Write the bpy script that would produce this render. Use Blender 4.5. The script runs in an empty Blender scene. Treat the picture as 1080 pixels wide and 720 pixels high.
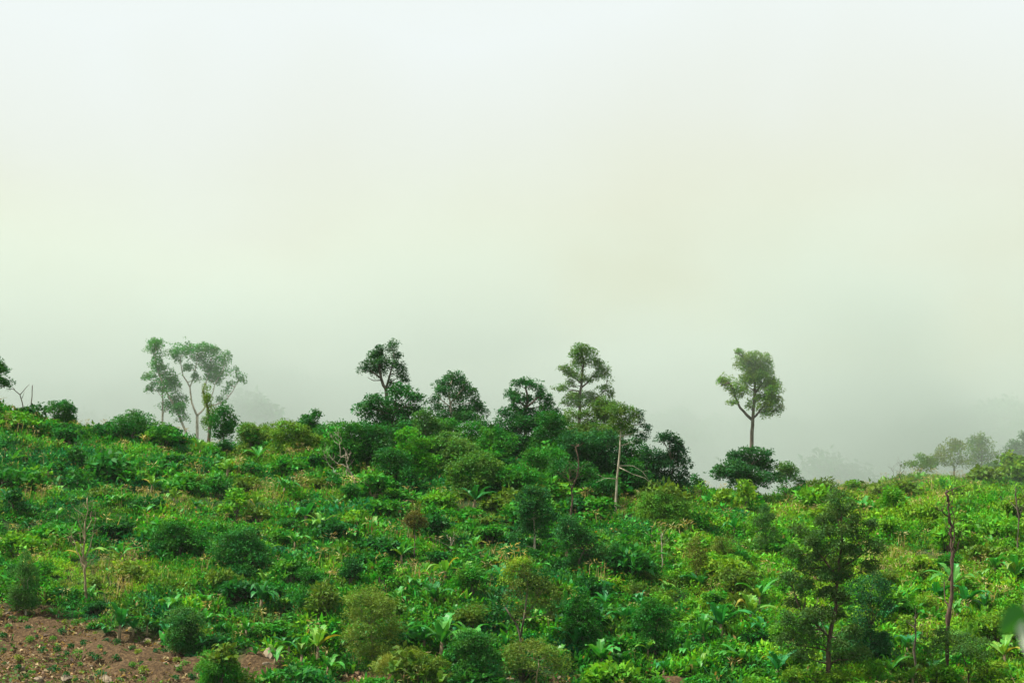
import bpy, math, random
import numpy as np
from mathutils import Vector
R = math.radians
rng = np.random.default_rng(7); random.seed(7)
S = bpy.context.scene; COL = S.collection

# ------------------------------------------------------------------ camera geometry
HF = R(30); FPX = 540/math.tan(HF/2); PITCH = math.atan(240/FPX)
CP, SP = math.cos(PITCH), math.sin(PITCH)
def ray(px, py):
    a, b = (px-540)/FPX, (360-py)/FPX
    return np.array([a, CP-b*SP, SP+b*CP])
def at(px, py, Y):
    d = ray(px, py); return d*(Y/d[1])
def proj(p):
    dep = p[1]*CP+p[2]*SP; up = -p[1]*SP+p[2]*CP
    return 540+FPX*p[0]/dep, 360-FPX*up/dep
def mpp(Y): return Y/FPX      # metres per photo pixel

# ------------------------------------------------------------------ noise and terrain
def _h(ix, iy, s):
    n = (ix*374761393+iy*668265263+s*144665) & 0xffffffff
    n = ((n ^ (n >> 13))*1274126177) & 0xffffffff
    return ((n ^ (n >> 16)) & 0xffff)/65535.0
def vnoise(x, y, s=0):
    x = np.asarray(x, float); y = np.asarray(y, float)
    ix = np.floor(x).astype(np.int64); iy = np.floor(y).astype(np.int64)
    fx = x-ix; fy = y-iy; fx = fx*fx*(3-2*fx); fy = fy*fy*(3-2*fy)
    a = _h(ix, iy, s); b = _h(ix+1, iy, s); c = _h(ix, iy+1, s); d = _h(ix+1, iy+1, s)
    return (a*(1-fx)+b*fx)*(1-fy)+(c*(1-fx)+d*fx)*fy
def fbm(x, y, s=0, o=4):
    t = 0; A = .5; f = 1.0; N = 0
    for k in range(o):
        t = t+A*vnoise(x*f, y*f, s+k*17); N += A; A *= .5; f *= 2.03
    return t/N
Y0 = 168.0
_prof = [(-400,425,262),(-150,430,262),(0,440,262),(50,449,262),(100,460,262),(170,468,262),(250,472,262),(330,471,262),(380,470,262),
         (450,475,262),(520,480,262),(600,490,262),(680,512,262),(740,524,262),(800,527,264),(860,523,268),(900,513,272),(960,506,276),(1080,502,280),(1250,495,280),(1500,490,280)]
_cx = np.array([at(a,b,c)[0] for a,b,c in _prof]); _cz = np.array([at(a,b,c)[2] for a,b,c in _prof]); _cd = np.array([c for a,b,c in _prof], float)
Z0 = at(540, 748, Y0)[2]
def H(x, y):
    x = np.asarray(x, float); y = np.asarray(y, float)
    zc = np.interp(x, _cx, _cz); dc = np.interp(x, _cx, _cd)
    t = np.clip((y-Y0)/(dc-Y0), 0, 1)
    zs = Z0+(zc-Z0)*(t+.05*np.sin(math.pi*t))
    zs = np.where(y < Y0, Z0-.33*(Y0-y), zs)
    ov = np.maximum(y-dc, 0)
    zs = np.where(y > dc, zc-.5*ov*ov/(ov+8), zs)
    zs = np.maximum(zs, -36)
    near = np.where(y < 9, -1.7, -1.7-.45*(y-9)); near = np.where(y < -30, -1.7, near)
    z = np.where(y < 140, np.maximum(zs, np.where(y < 140, near, -99)), zs)
    far = -36+np.clip(y-400, 0, None)*.42
    top = 20+62*fbm(x/90., y/260., 5, 3)
    far = np.where(far > top, top+(far-top)*.03, far)
    z = np.where(y > 400, np.maximum(z, far), z)
    for sx_, sy_, hh, rx_, ry_ in ((-50,366,27,19,24),(-82,368,24,14,22),(-30,372,20,14,20),(62,368,15,26,20)):
        z = np.maximum(z, -36+(hh+36)*np.exp(-((x-sx_)/rx_)**2-((y-sy_)/ry_)**2))
    und = (fbm(x/17., y/13., 3, 3)-.5)*2.6+(fbm(x/4., y/4., 9, 3)-.5)*.5
    return z+und*np.clip((y-150)/15, 0, 1)
def Hs(x, y): return float(H(x, y))
def hit(px, py):
    d = ray(px, py); ys = np.arange(150, 300, .25); P = d[None]*(ys/d[1])[:, None]
    g = H(P[:, 0], P[:, 1]); k = np.nonzero(P[:, 2] <= g)[0]
    k = k[0] if len(k) else len(ys)-1
    # leave rays above the crest standing on the crest
    if P[k, 2] > g[k]+.5 or ys[k] > 285: k = int((float(np.interp(P[0,0]/150*262, _cx, _cd))-152)/.25)
    return np.array([P[k, 0], P[k, 1], g[k]])
def pxarr(P):
    dep = P[:, 1]*CP+P[:, 2]*SP; up = -P[:, 1]*SP+P[:, 2]*CP
    return 540+FPX*P[:, 0]/dep, 360-FPX*up/dep

# soil: bare cut bank at the foot of the slope
_soil = [(0,660,60,26),(60,680,90,28),(110,700,110,30),(150,715,60,30),(30,650,40,12),(275,702,34,18),(200,712,40,22),(420,716,60,8),(590,718,40,6),(0,715,120,40),(700,722,60,8)]
def soilmask(x, y):
    x = np.asarray(x, float); y = np.asarray(y, float); P = np.stack([x, y, H(x, y)], -1).reshape(-1, 3)
    px, py = pxarr(P); m = np.zeros(len(px))
    for a, b, c, d in _soil: m = np.maximum(m, 1.25-np.sqrt(((px-a)/c)**2+((py-b)/d)**2)*.9)
    m = m+(fbm(P[:, 0]/2.2, P[:, 1]/2.2, 21, 3)-.5)*.9
    m = np.where(py > 770, 0, m)
    return np.clip(m*2.2-.3, 0, 1).reshape(x.shape)

# ------------------------------------------------------------------ materials
def newmat(name):
    m = bpy.data.materials.new(name); m.use_nodes = True; nt = m.node_tree; nt.nodes.clear()
    return m, nt, nt.nodes.new('ShaderNodeOutputMaterial')
def N(nt, t, **kw):
    n = nt.nodes.new(t)
    for k, v in kw.items():
        if k in n.inputs: n.inputs[k].default_value = v
        else: setattr(n, k, v)
    return n
def leafmat(name, trans=.3, rough=.55, spec=.12):
    m, nt, out = newmat(name); L = nt.links.new
    at_ = N(nt, 'ShaderNodeAttribute', attribute_name='tint'); oi = N(nt, 'ShaderNodeObjectInfo')
    mx = N(nt, 'ShaderNodeMix', data_type='RGBA', blend_type='MULTIPLY'); mx.inputs['Factor'].default_value = 1
    L(at_.outputs['Color'], mx.inputs['A']); L(oi.outputs['Color'], mx.inputs['B'])
    no = N(nt, 'ShaderNodeTexNoise', Scale=.9, Detail=3.0); geo = N(nt, 'ShaderNodeNewGeometry'); L(geo.outputs['Position'], no.inputs['Vector'])
    hs = N(nt, 'ShaderNodeHueSaturation'); mr = N(nt, 'ShaderNodeMapRange'); L(no.outputs['Fac'], mr.inputs['Value'])
    mr.inputs['From Min'].default_value = .3; mr.inputs['From Max'].default_value = .7
    mr.inputs['To Min'].default_value = .47; mr.inputs['To Max'].default_value = .525
    L(mr.outputs['Result'], hs.inputs['Hue']); L(mx.outputs['Result'], hs.inputs['Color'])
    p = N(nt, 'ShaderNodeBsdfPrincipled', Roughness=rough); p.inputs['Specular IOR Level'].default_value = spec
    tr = N(nt, 'ShaderNodeBsdfTranslucent'); ms = N(nt, 'ShaderNodeMixShader', Fac=trans)
    lt = N(nt, 'ShaderNodeMix', data_type='RGBA', blend_type='MULTIPLY'); lt.inputs['Factor'].default_value = 1; lt.inputs['B'].default_value = (1.5, 1.25, .5, 1)
    L(hs.outputs['Color'], lt.inputs['A']); L(hs.outputs['Color'], p.inputs['Base Color']); L(lt.outputs['Result'], tr.inputs['Color'])
    L(p.outputs[0], ms.inputs[1]); L(tr.outputs[0], ms.inputs[2]); L(ms.outputs[0], out.inputs[0])
    return m
M_leaf = leafmat('leaf'); M_gloss = leafmat('glossy_leaf', .28, .45, .25); M_grass = leafmat('grass_blade', .3, .6, .2)
def barkmat(name, c1, c2, scale=6):
    m, nt, out = newmat(name); L = nt.links.new
    tc = N(nt, 'ShaderNodeTexCoord'); mp = N(nt, 'ShaderNodeMapping'); mp.inputs['Scale'].default_value = (scale, scale, scale*.25)
    L(tc.outputs['Object'], mp.inputs['Vector']); no = N(nt, 'ShaderNodeTexNoise', Scale=1.0, Detail=5.0); L(mp.outputs[0], no.inputs['Vector'])
    cr = N(nt, 'ShaderNodeValToRGB'); cr.color_ramp.elements[0].position = .35; cr.color_ramp.elements[1].position = .65
    cr.color_ramp.elements[0].color = (*c1, 1); cr.color_ramp.elements[1].color = (*c2, 1)
    L(no.outputs['Fac'], cr.inputs[0]); p = N(nt, 'ShaderNodeBsdfPrincipled', Roughness=.9); L(cr.outputs[0], p.inputs['Base Color'])
    bp = N(nt, 'ShaderNodeBump', Strength=.6, Distance=.05); L(no.outputs['Fac'], bp.inputs['Height']); L(bp.outputs[0], p.inputs['Normal'])
    L(p.outputs[0], out.inputs[0]); return m
M_bark = barkmat('bark', (.05,.035,.022), (.15,.12,.085)); M_pale = barkmat('pale_bark', (.2,.16,.1), (.5,.44,.34)); M_dark = barkmat('dark_wood', (.035,.02,.012), (.12,.07,.045))
M_tan = barkmat('dry_stem', (.13,.09,.05), (.3,.23,.13)); M_rock = barkmat('rock', (.08,.06,.04), (.26,.2,.13), 2.5)
def groundmat():
    m, nt, out = newmat('hillside_ground'); L = nt.links.new
    a = N(nt, 'ShaderNodeAttribute', attribute_name='soil'); geo = N(nt, 'ShaderNodeNewGeometry')
    n1 = N(nt, 'ShaderNodeTexNoise', Scale=.6, Detail=8.0, Roughness=.65); n2 = N(nt, 'ShaderNodeTexNoise', Scale=3.5, Detail=6.0, Roughness=.7)
    for n in (n1, n2): L(geo.outputs['Position'], n.inputs['Vector'])
    c1 = N(nt, 'ShaderNodeValToRGB'); e = c1.color_ramp.elements; e[0].position = .33; e[0].color = (.035,.024,.015,1); e[1].position = .68; e[1].color = (.18,.12,.06,1)
    e.new(.5).color = (.085,.053,.026,1); L(n2.outputs['Fac'], c1.inputs[0])
    mm = N(nt, 'ShaderNodeMix', data_type='RGBA', blend_type='OVERLAY'); mm.inputs['Factor'].default_value = .6; L(c1.outputs[0], mm.inputs['A']); L(n1.outputs['Fac'], mm.inputs['B'])
    c2 = N(nt, 'ShaderNodeValToRGB'); e = c2.color_ramp.elements; e[0].position = .35; e[0].color = (.012,.05,.012,1); e[1].position = .7; e[1].color = (.03,.06,.015,1); L(n1.outputs['Fac'], c2.inputs[0])
    mx = N(nt, 'ShaderNodeMix', data_type='RGBA'); L(a.outputs['Fac'], mx.inputs['Factor']); L(c2.outputs[0], mx.inputs['A']); L(mm.outputs['Result'], mx.inputs['B'])
    p = N(nt, 'ShaderNodeBsdfPrincipled', Roughness=.95); p.inputs['Specular IOR Level'].default_value = .1; L(mx.outputs['Result'], p.inputs['Base Color'])
    bp = N(nt, 'ShaderNodeBump', Strength=.9, Distance=.25); L(n2.outputs['Fac'], bp.inputs['Height']); L(bp.outputs[0], p.inputs['Normal'])
    L(p.outputs[0], out.inputs[0]); return m
M_ground = groundmat()

# ------------------------------------------------------------------ mesh helpers
def quadmesh(name, Q, T, mat):
    """Q (n,4,3) quads, T (n,3) tints -> mesh with colour attribute 'tint'"""
    n = len(Q); me = bpy.data.meshes.new(name)
    me.vertices.add(n*4); me.vertices.foreach_set('co', np.ascontiguousarray(Q, np.float32).ravel())
    me.loops.add(n*4); me.loops.foreach_set('vertex_index', np.arange(n*4, dtype=np.int32))
    me.polygons.add(n); me.polygons.foreach_set('loop_start', np.arange(0, n*4, 4, dtype=np.int32)); me.polygons.foreach_set('loop_total', np.full(n, 4, np.int32))
    a = me.attributes.new('tint', 'FLOAT_COLOR', 'POINT')
    c = np.ones((n, 4, 4), np.float32); c[:, :, :3] = T[:, None, :]; a.data.foreach_set('color', c.ravel())
    me.materials.append(mat); me.update(calc_edges=True); return me
def link(name, me, parent=None):
    o = bpy.data.objects.new(name, me); COL.objects.link(o); o.parent = parent; return o
def empty(name, loc):
    o = bpy.data.objects.new(name, None); COL.objects.link(o); o.location = [float(v) for v in loc]; o.empty_display_size = .5; return o
def tag(o, label, cat, group=None, kind=None):
    if label: o['label'] = label
    if cat: o['category'] = cat
    if group: o['group'] = group
    if kind: o['kind'] = kind
    return o
def unit(v): return v/np.maximum(np.linalg.norm(v, axis=-1, keepdims=True), 1e-9)
def leaves(C, D, Nn, L, W, fold=.15):
    """rhombic folded leaves: base C, direction D, normal Nn"""
    D = unit(D); Sd = unit(np.cross(D, Nn)); Nn = np.cross(Sd, D); L = L[:, None]; W = W[:, None]
    mid = C+D*L*.45+Nn*W*fold
    return np.stack([C, mid+Sd*W*.5, C+D*L-Nn*W*fold, mid-Sd*W*.5], 1)
def blob_leaves(c, r, n, L, flat=.6, up=.4, g=rng):
    """n leaves in an ellipsoid c with radii r, denser to the shell and the top"""
    v = unit(g.normal(size=(n, 3))); v[:, 2] = np.where(v[:, 2] < -.7, -v[:, 2], v[:, 2])
    rad = (g.random((n, 1))**.4); P = c+v*rad*r
    D = unit(v*[1, 1, .5]+g.normal(size=(n, 3))*.55+[0, 0, -.15]); Nn = unit(v*(1-up)+g.normal(size=(n, 3))*.5+[0, 0, up])
    l = L*(.65+.7*g.random(n))
    return leaves(P, D, Nn, l, l*flat)
def lumpy(c, r, L, dens=1.0, sub=.5, flat=.6, g=rng, k=9, up=.4):
    """a foliage lobe made of sub clumps with gaps between; r = radii"""
    r = np.asarray(r, float); out = []; tin = []
    v = unit(g.normal(size=(k, 3))); v[:, 2] = np.where(v[:, 2] < -.55, -v[:, 2]*.7, v[:, 2])
    ctr = c+v*r*(.55+.25*g.random((k, 1)))
    for q in ctr:
        s = sub*(.7+.6*g.random()); rr = np.maximum(r*s, L*.8)*[1.12, 1.12, .98]
        n = max(6, int(dens*5.0*(rr[0]*rr[2]+rr[0]*rr[1]*.5)/(L*L*flat)))
        out.append(blob_leaves(q, rr, n, L, flat, up, g)); b = .7+.65*g.random()
        tin.append(np.repeat(np.array([[b*(.9+.25*g.random()), b, b*(.85+.3*g.random())]]), n, 0)*(.8+.4*g.random((n, 1))))
    return np.concatenate(out), np.concatenate(tin)
def tube(pts, rads, seg=7):
    P = np.array(pts, float); n = len(P); V = []; F = []
    for i in range(n):
        d = P[min(i+1, n-1)]-P[max(i-1, 0)]; d = d/max(np.linalg.norm(d), 1e-9)
        a = np.cross(d, [0, 1, .01]); a /= max(np.linalg.norm(a), 1e-9); b = np.cross(d, a)
        for s in range(seg):
            w = 2*math.pi*s/seg; V.append(P[i]+(a*math.cos(w)+b*math.sin(w))*rads[i])
    for i in range(n-1):
        for s in range(seg):
            t = (s+1) % seg; F.append((i*seg+s, i*seg+t, (i+1)*seg+t, (i+1)*seg+s))
    F.append(tuple(range(seg-1, -1, -1))); F.append(tuple(range((n-1)*seg, n*seg)))
    return V, F
def wobble(a, b, n, amp, g=rng):
    t = np.linspace(0, 1, n)[:, None]; P = a+(b-a)*t
    P[1:-1] += g.normal(size=(n-2, 3))*amp; return P
def tubes_mesh(name, items, mat, seg=7):
    V = []; F = []
    for pts, rd in items:
        v, f = tube(pts, rd, seg); o = len(V); V += [tuple(q) for q in v]; F += [tuple(i+o for i in q) for q in f]
    me = bpy.data.meshes.new(name); me.from_pydata(V, [], F); me.materials.append(mat)
    me.polygons.foreach_set('use_smooth', [True]*len(me.polygons)); me.update(); return me

# ------------------------------------------------------------------ ground
def make_ground():
    xs = np.unique(np.concatenate([np.linspace(-900, -95, 50), np.arange(-95, 95, .7), np.linspace(95, 900, 50)]))
    ys = np.unique(np.concatenate([np.linspace(-60, 150, 70), np.arange(150, 300, .7), np.linspace(300, 900, 110), np.linspace(900, 3000, 25)]))
    X, Y = np.meshgrid(xs, ys); Z = H(X, Y); m = soilmask(X, Y); m = np.where((Y > 150) & (Y < 240), m, 0)
    Z = Z+m*((fbm(X/1.1, Y/1.1, 31, 3)-.5)*1.0+(fbm(X/3.5, Y/3., 33, 2)-.5)*1.6)
    V = np.stack([X, Y, Z], -1).reshape(-1, 3); nx = len(xs); ny = len(ys)
    i = (np.arange(ny-1)[:, None]*nx+np.arange(nx-1)[None]).ravel(); F = np.stack([i, i+1, i+nx+1, i+nx], 1)
    me = bpy.data.meshes.new('ground'); me.vertices.add(len(V)); me.vertices.foreach_set('co', V.astype(np.float32).ravel())
    me.loops.add(len(F)*4); me.loops.foreach_set('vertex_index', F.astype(np.int32).ravel()); me.polygons.add(len(F))
    me.polygons.foreach_set('loop_start', np.arange(0, len(F)*4, 4, dtype=np.int32)); me.polygons.foreach_set('loop_total', np.full(len(F), 4, np.int32))
    me.polygons.foreach_set('use_smooth', np.ones(len(F), bool))
    a = me.attributes.new('soil', 'FLOAT', 'POINT'); a.data.foreach_set('value', m.astype(np.float32).ravel())
    me.materials.append(M_ground); me.update(calc_edges=True)
    tag(link('ground', me), 'steep hillside ground with a bare brown soil bank at its lower left', 'ground', kind='structure')
make_ground()

# ------------------------------------------------------------------ palette (base colours)
DK = (.012,.11,.014); DM = (.022,.165,.016); MD = (.045,.25,.014); LT = (.11,.36,.016); YG = (.19,.37,.02); OL = (.085,.19,.018); TEAL = (.012,.15,.045); TAN = (.32,.28,.12); BRN = (.12,.10,.035)
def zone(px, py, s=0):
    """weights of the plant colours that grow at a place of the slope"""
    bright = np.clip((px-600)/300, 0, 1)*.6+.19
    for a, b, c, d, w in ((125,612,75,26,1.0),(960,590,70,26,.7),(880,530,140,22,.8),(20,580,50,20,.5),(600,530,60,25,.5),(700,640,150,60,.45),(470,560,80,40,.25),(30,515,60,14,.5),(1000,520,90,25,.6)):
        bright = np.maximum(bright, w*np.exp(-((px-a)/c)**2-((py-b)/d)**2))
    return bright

# ------------------------------------------------------------------ undergrowth (one mass nobody could count)
def tmpl_weed(g, n=80, r=.65, h=.85, L=.22, fl=.5):
    v = unit(g.normal(size=(n, 3))); v[:, 2] = abs(v[:, 2]); P = v*(g.random((n, 1))**.35)*[r, r, h]
    l = L*(.7+.7*g.random(n)); return leaves(P, unit(v*[1, 1, .4]+g.normal(size=(n, 3))*.5), unit(g.normal(size=(n, 3))*.5+v*.7+[0, 0, .5]), l, l*fl)
def ribbon(p0, az, L, W, lift, droop, segs=3):
    t = np.linspace(0, 1, segs+1); d = np.array([math.cos(az), math.sin(az), 0]); s = np.array([-d[1], d[0], 0]); Q = []
    P = [p0+d*L*a*math.cos(lift)+np.array([0, 0, L*(math.sin(lift)*a-droop*a*a)]) for a in t]; w = [W*(.5+1.2*a)*(1-a**3)+.004 for a in t]
    for i in range(segs): Q.append([P[i]-s*w[i]/2, P[i]+s*w[i]/2, P[i+1]+s*w[i+1]/2, P[i+1]-s*w[i+1]/2])
    return Q
def tmpl_ribs(g, n, L, W, lift, droop, r=.2, segs=3):
    Q = []
    for i in range(n):
        az = g.random()*6.283; Q += ribbon(np.array([g.normal()*r, g.normal()*r, 0]), az, L*(.6+.6*g.random()), W, lift+g.normal()*.25, droop*(.6+.8*g.random()), segs)
    return np.array(Q)
def undergrowth():
    g = np.random.default_rng(11)
    T = {'weed': [tmpl_weed(g) for _ in range(4)],
         'broad': [tmpl_weed(g, 46, .7, .95, .36, .42) for _ in range(4)],
         'fern': [tmpl_ribs(g, 26, 1.25, .11, 1.0, .5) for _ in range(4)],
         'vine': [tmpl_weed(g, 140, 1.05, .75, .16, .7) for _ in range(4)],
         'ginger': [tmpl_ribs(g, 13, 1.35, .22, 1.15, .35, .22, 4) for _ in range(5)],
         'grass': [tmpl_ribs(g, 26, 1.1, .05, 1.2, .3, .3, 2) for _ in range(4)],
         'plume': [np.concatenate([tmpl_ribs(g, 8, 1.5, .045, 1.42, .05, .35, 2), tmpl_weed(g, 14, .4, .35, .34, .16)+[0, 0, 1.2]]) for _ in range(3)]}
    n = 58000
    x = g.uniform(-92, 92, n); y = g.uniform(163, 292, n)
    k = np.abs(x) < y*.29+6; x = x[k]; y = y[k]
    dc = np.interp(x, _cx, _cd); k = y < dc+9; x = x[k]; y = y[k]
    z = H(x, y); P = np.stack([x, y, z], 1); px, py = pxarr(P); so = soilmask(x, y); br = zone(px, py)
    n1 = fbm(x/7, y/7, 41, 3); n2 = fbm(x/5, y/5, 55, 3); n3 = fbm(x/11, y/9, 77, 2)
    keep = (g.random(len(x)) > so*1.12) & ((fbm(x/2.2, y/2.2, 131, 2) > .33) | (g.random(len(x)) < .25)); names = list(T); QQ = []; CC = []
    grassz = np.zeros(len(x)); 
    for a, b, c, d in ((125,612,65,20),(968,592,60,16),(25,515,50,12),(170,525,40,10),(640,535,60,14),(20,575,30,14),(880,520,90,14),(250,530,60,12),(210,668,26,10),(500,540,50,18),(1000,505,60,10)):
        grassz = np.maximum(grassz, np.exp(-((px-a)/c)**2-((py-b)/d)**2))
    u = g.random(len(x)); kind = np.zeros(len(x), int)
    kind = np.where(n1 > .62, 3, np.where(n1 > .52, 0, np.where(n1 > .40, 1, 2)))
    kind = np.where(u < .22, 2, np.where(u < .36, 1, np.where(u < .42, 0, kind)))
    kind = np.where(g.random(len(x)) < .07+.3*(fbm(x/8, y/8, 111, 2) > .58), 4, kind)
    kind = np.where(g.random(len(x)) < grassz*.85, 5, kind); kind = np.where(g.random(len(x)) < .012+.2*grassz*(n2 > .43)+.09*(n2 > .6), 6, kind)
    hgt = (.52+1.65*fbm(x/4.5, y/4.5, 91, 3)**1.3)*(1-.4*grassz)
    pal = np.array([DK, DM, MD, LT, YG, OL, TEAL, TAN, BRN])
    for ki, nm in enumerate(names):
        for vi, tp in enumerate(T[nm]):
            sel = np.nonzero(keep & (kind == ki) & (np.arange(len(x)) % len(T[nm]) == vi))[0]
            if not len(sel): continue
            m = len(sel); a = g.random(m)*6.283; s = hgt[sel]*(.75+.5*g.random(m)); ca, sa = np.cos(a), np.sin(a)
            q = tp[None]*s[:, None, None, None]; q = np.stack([q[..., 0]*ca[:, None, None]-q[..., 1]*sa[:, None, None], q[..., 0]*sa[:, None, None]+q[..., 1]*ca[:, None, None], q[..., 2]], -1)
            bump = np.clip(n1[sel]-.45, 0, 1)*2.6
            q = q+np.stack([x[sel], y[sel], z[sel]-.08+bump*.55], 1)[:, None, None, :]
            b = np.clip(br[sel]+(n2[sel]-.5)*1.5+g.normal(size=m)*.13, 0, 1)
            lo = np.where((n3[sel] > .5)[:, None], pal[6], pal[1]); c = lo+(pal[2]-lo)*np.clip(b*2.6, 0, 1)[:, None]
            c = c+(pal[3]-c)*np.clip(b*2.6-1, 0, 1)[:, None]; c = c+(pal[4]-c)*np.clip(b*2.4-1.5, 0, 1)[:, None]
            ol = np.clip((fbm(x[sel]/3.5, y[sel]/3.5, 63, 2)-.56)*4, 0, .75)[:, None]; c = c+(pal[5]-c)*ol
            if nm == 'grass': c = c*.4+pal[4]*np.array([1.05, .85, 1.3])*.6
            if nm == 'plume': c = np.repeat(pal[7][None], m, 0)*(.7+.6*g.random((m, 1)))
            if nm == 'ginger': c = c*.5+np.array([[.05,.26,.03]])*.5
            c = c*(.7+.7*g.random((m, 1)))
            t = c[:, None, :]*(.6+.85*g.random((m, len(tp), 1)))
            dry = g.random(t.shape[:2])[..., None] < .035; t = np.where(dry, np.array([.26,.20,.06])*(.5+g.random(t.shape[:2])[..., None]), t)
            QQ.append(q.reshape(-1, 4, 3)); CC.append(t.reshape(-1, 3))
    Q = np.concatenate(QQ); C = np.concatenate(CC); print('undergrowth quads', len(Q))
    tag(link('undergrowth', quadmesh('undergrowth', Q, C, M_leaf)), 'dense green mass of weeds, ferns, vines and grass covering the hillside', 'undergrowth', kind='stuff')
undergrowth()

# far wooded slope behind the mist
def far_wood():
    g = np.random.default_rng(5); n = 2600; x = g.uniform(-260, 260, n); y = g.uniform(430, 760, n); n = 3000; x[2600-500:] = 0; y = y; x = np.concatenate([x[:2100], -48+g.normal(size=500)*15, -82+g.normal(size=220)*10, 62+g.normal(size=180)*14]); y = np.concatenate([y[:2100], 360+g.normal(size=900)*10]); z = H(x, y); QQ = []; CC = []
    tp = [lumpy(np.zeros(3), (3.4, 3.4, 3.2), .95, .7, g=g, k=7) for _ in range(4)]
    for i in range(n):
        q, t = tp[i % 4]; s = .8+.8*g.random(); QQ.append(q*s+np.array([x[i], y[i], z[i]+2.5])); CC.append(t*np.array(DM)*(.8+.5*g.random()))
    tag(link('forest', quadmesh('forest', np.concatenate(QQ), np.concatenate(CC), M_leaf)), 'faint wooded hillside half hidden in the mist', 'forest', kind='stuff')
far_wood()

# ------------------------------------------------------------------ trees traced lobe by lobe, given real depth
LAND = []      # landmarks for labels: (px, py, words)
def tree(name, label, cat, base, Y, lobes, col, bark=M_bark, trunk_w=.3, limbs=None, L=.34, dens=1.0, sub=.5, mat=None, extra=None, group=None, land=None, k=9, flat=.6, seed=None, up=.4, on=None, fill=None):
    """base: (px) column of the foot; Y: distance; lobes (px,py,rx,ry) crown masses; limbs: polylines in px for the woody frame"""
    g = np.random.default_rng(abs(hash((round(base[0]), round(base[1])))) % 99991 if seed is None else seed)
    if fill is None: fill = limbs is None and name in ('dense_tree', 'layered_tree', 'leaning_dark_tree', 'thicket_tree', 'mound_tree', 'round_tree', 'broad_tree', 'round_bush', 'umbrella_tree', 'broad_shade_tree', 'leafy_tree', 'low_tree', 'upright_tree', 'twin_crowned_tree', 'small_tree', 'conical_tree')
    if on == 'slope' or Y is None: b = hit(*base); Y = b[1]
    else: b = at(base[0], base[1], Y); b[2] = Hs(b[0], Y)
    if fill:
        low = max(q[1]+q[3] for q in lobes); bx = np.mean([q[0] for q in lobes]); wd = (max(q[0]+q[2] for q in lobes)-min(q[0]-q[2] for q in lobes))*.5
        end = base[1]-4; yy = low; lobes = list(lobes)
        while yy < end:
            for sx in (-.5, .1, .55): lobes.append((bx+sx*wd+g.normal()*2, yy+g.normal()*2, wd*.45, 7))
            yy += 9
    m = mpp(Y); L = L*.8; root = empty(name, b); tag(root, label, cat, group)
    if land: LAND.append((base[0] if not lobes else float(np.mean([q[0] for q in lobes])), float(np.mean([q[1] for q in lobes])) if lobes else base[1], land))
    items = []; ctrs = []
    for (px, py, rx, ry) in [q[:4] for q in lobes]:
        c = at(px, py, Y); c[1] += g.normal()*rx*m*.5; ctrs.append(c-b)
    foot = np.array([0, 0, -.3])
    if limbs is None:
        cz = min(c[2] for c in ctrs); ax = np.mean(ctrs, 0); fork = np.array([ax[0]*.3, 0, max(cz*.75, ax[2]*.45)])
        top = np.array([ax[0], 0, ax[2]*1.02]); tr = wobble(foot, fork, 5, trunk_w*.35, g); tr2 = wobble(fork, top, 4, trunk_w*.5, g)
        P = np.concatenate([tr, tr2[1:]]); items.append((P, np.linspace(trunk_w, trunk_w*.35, len(P))))
        nodes = P[3:]
    else:
        nodes = []
        for li, pl in enumerate(limbs):
            P = []
            for j, (px, py) in enumerate(pl[0]):
                q = at(px, py, Y)-b; q[1] += (0 if li == 0 else g.normal()*.35); P.append(q)
            if pl[1] >= .99: P.insert(0, foot+np.array([P[0][0]*1.0, 0, 0])) if P[0][2] > .3 else None
            P = np.array(P); w0 = trunk_w*pl[1]; PP = []
            for i in range(len(P)-1):
                PP.append(P[i]); PP.append((P[i]+P[i+1])/2+g.normal(size=3)*w0*.35)
            PP.append(P[-1]); PP = np.array(PP); items.append((PP, np.linspace(w0, w0*(pl[2] if len(pl) > 2 else .4), len(PP)))); nodes += list(PP[1:])
        nodes = np.array(nodes)
    for c, lb in zip(ctrs, lobes):
        if len(nodes):
            low = nodes[nodes[:, 2] < c[2]+.2] if (nodes[:, 2] < c[2]+.2).any() else nodes
            a = low[np.argmin(np.linalg.norm(low-c, axis=1))]; P = wobble(a, c, 4, .12, g); w = trunk_w*.28
            items.append((P, [w, w*.75, w*.5, w*.2]))
            for _ in range(3):
                e = c+unit(g.normal(size=3))*[lb[2]*m*.8, lb[2]*m*.6, lb[3]*m*.7]; items.append((wobble(P[2], e, 3, .06, g), [w*.45, w*.3, w*.1]))
    link('trunk', tubes_mesh('trunk', items, bark, 6), root)
    if lobes:
        Qs = []; Ts = []
        for i, (c, lb) in enumerate(zip(ctrs, lobes)):
            rx, ry = lb[2]*m*1.2, lb[3]*m*(1.55 if lb[3] > 6 else 1.9)
            for _ in range(16 if name == 'feathery_tree' else 6):
                v = unit(g.normal(size=3)); v[2] = abs(v[2])*.8+.05 if g.random() < .7 else v[2]; sp = blob_leaves(c+v*[rx, rx*.85, ry]*(1.0+.3*g.random()), np.array([.34, .34, .3])*(.6+.7*g.random()), 9, L, flat, up, g)
                Qs.append(sp); Ts.append(np.ones((9, 3))*(.8+.5*g.random())*np.array(col if len(lb) < 5 else lb[4])*(np.array([1.35, 1.2, 1.05]) if name == 'dense_tree' else np.array([1.7, 1.42, 1.1])))
            q, t = lumpy(c, (rx, rx*.85, ry), L, dens*(.7+.5*g.random())*(.55 if name == 'feathery_tree' else 1), sub, flat, g, k, up); Qs.append(q); Ts.append(t*np.array(col if len(lb) < 5 else lb[4])*(np.array([1.35, 1.2, 1.05]) if name == 'dense_tree' else np.array([1.7, 1.42, 1.1])))
        o = link('crown', quadmesh('crown', np.concatenate(Qs), np.concatenate(Ts), mat or M_leaf), root)
    return root

HZ = (.03, .14, .03)
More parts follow.
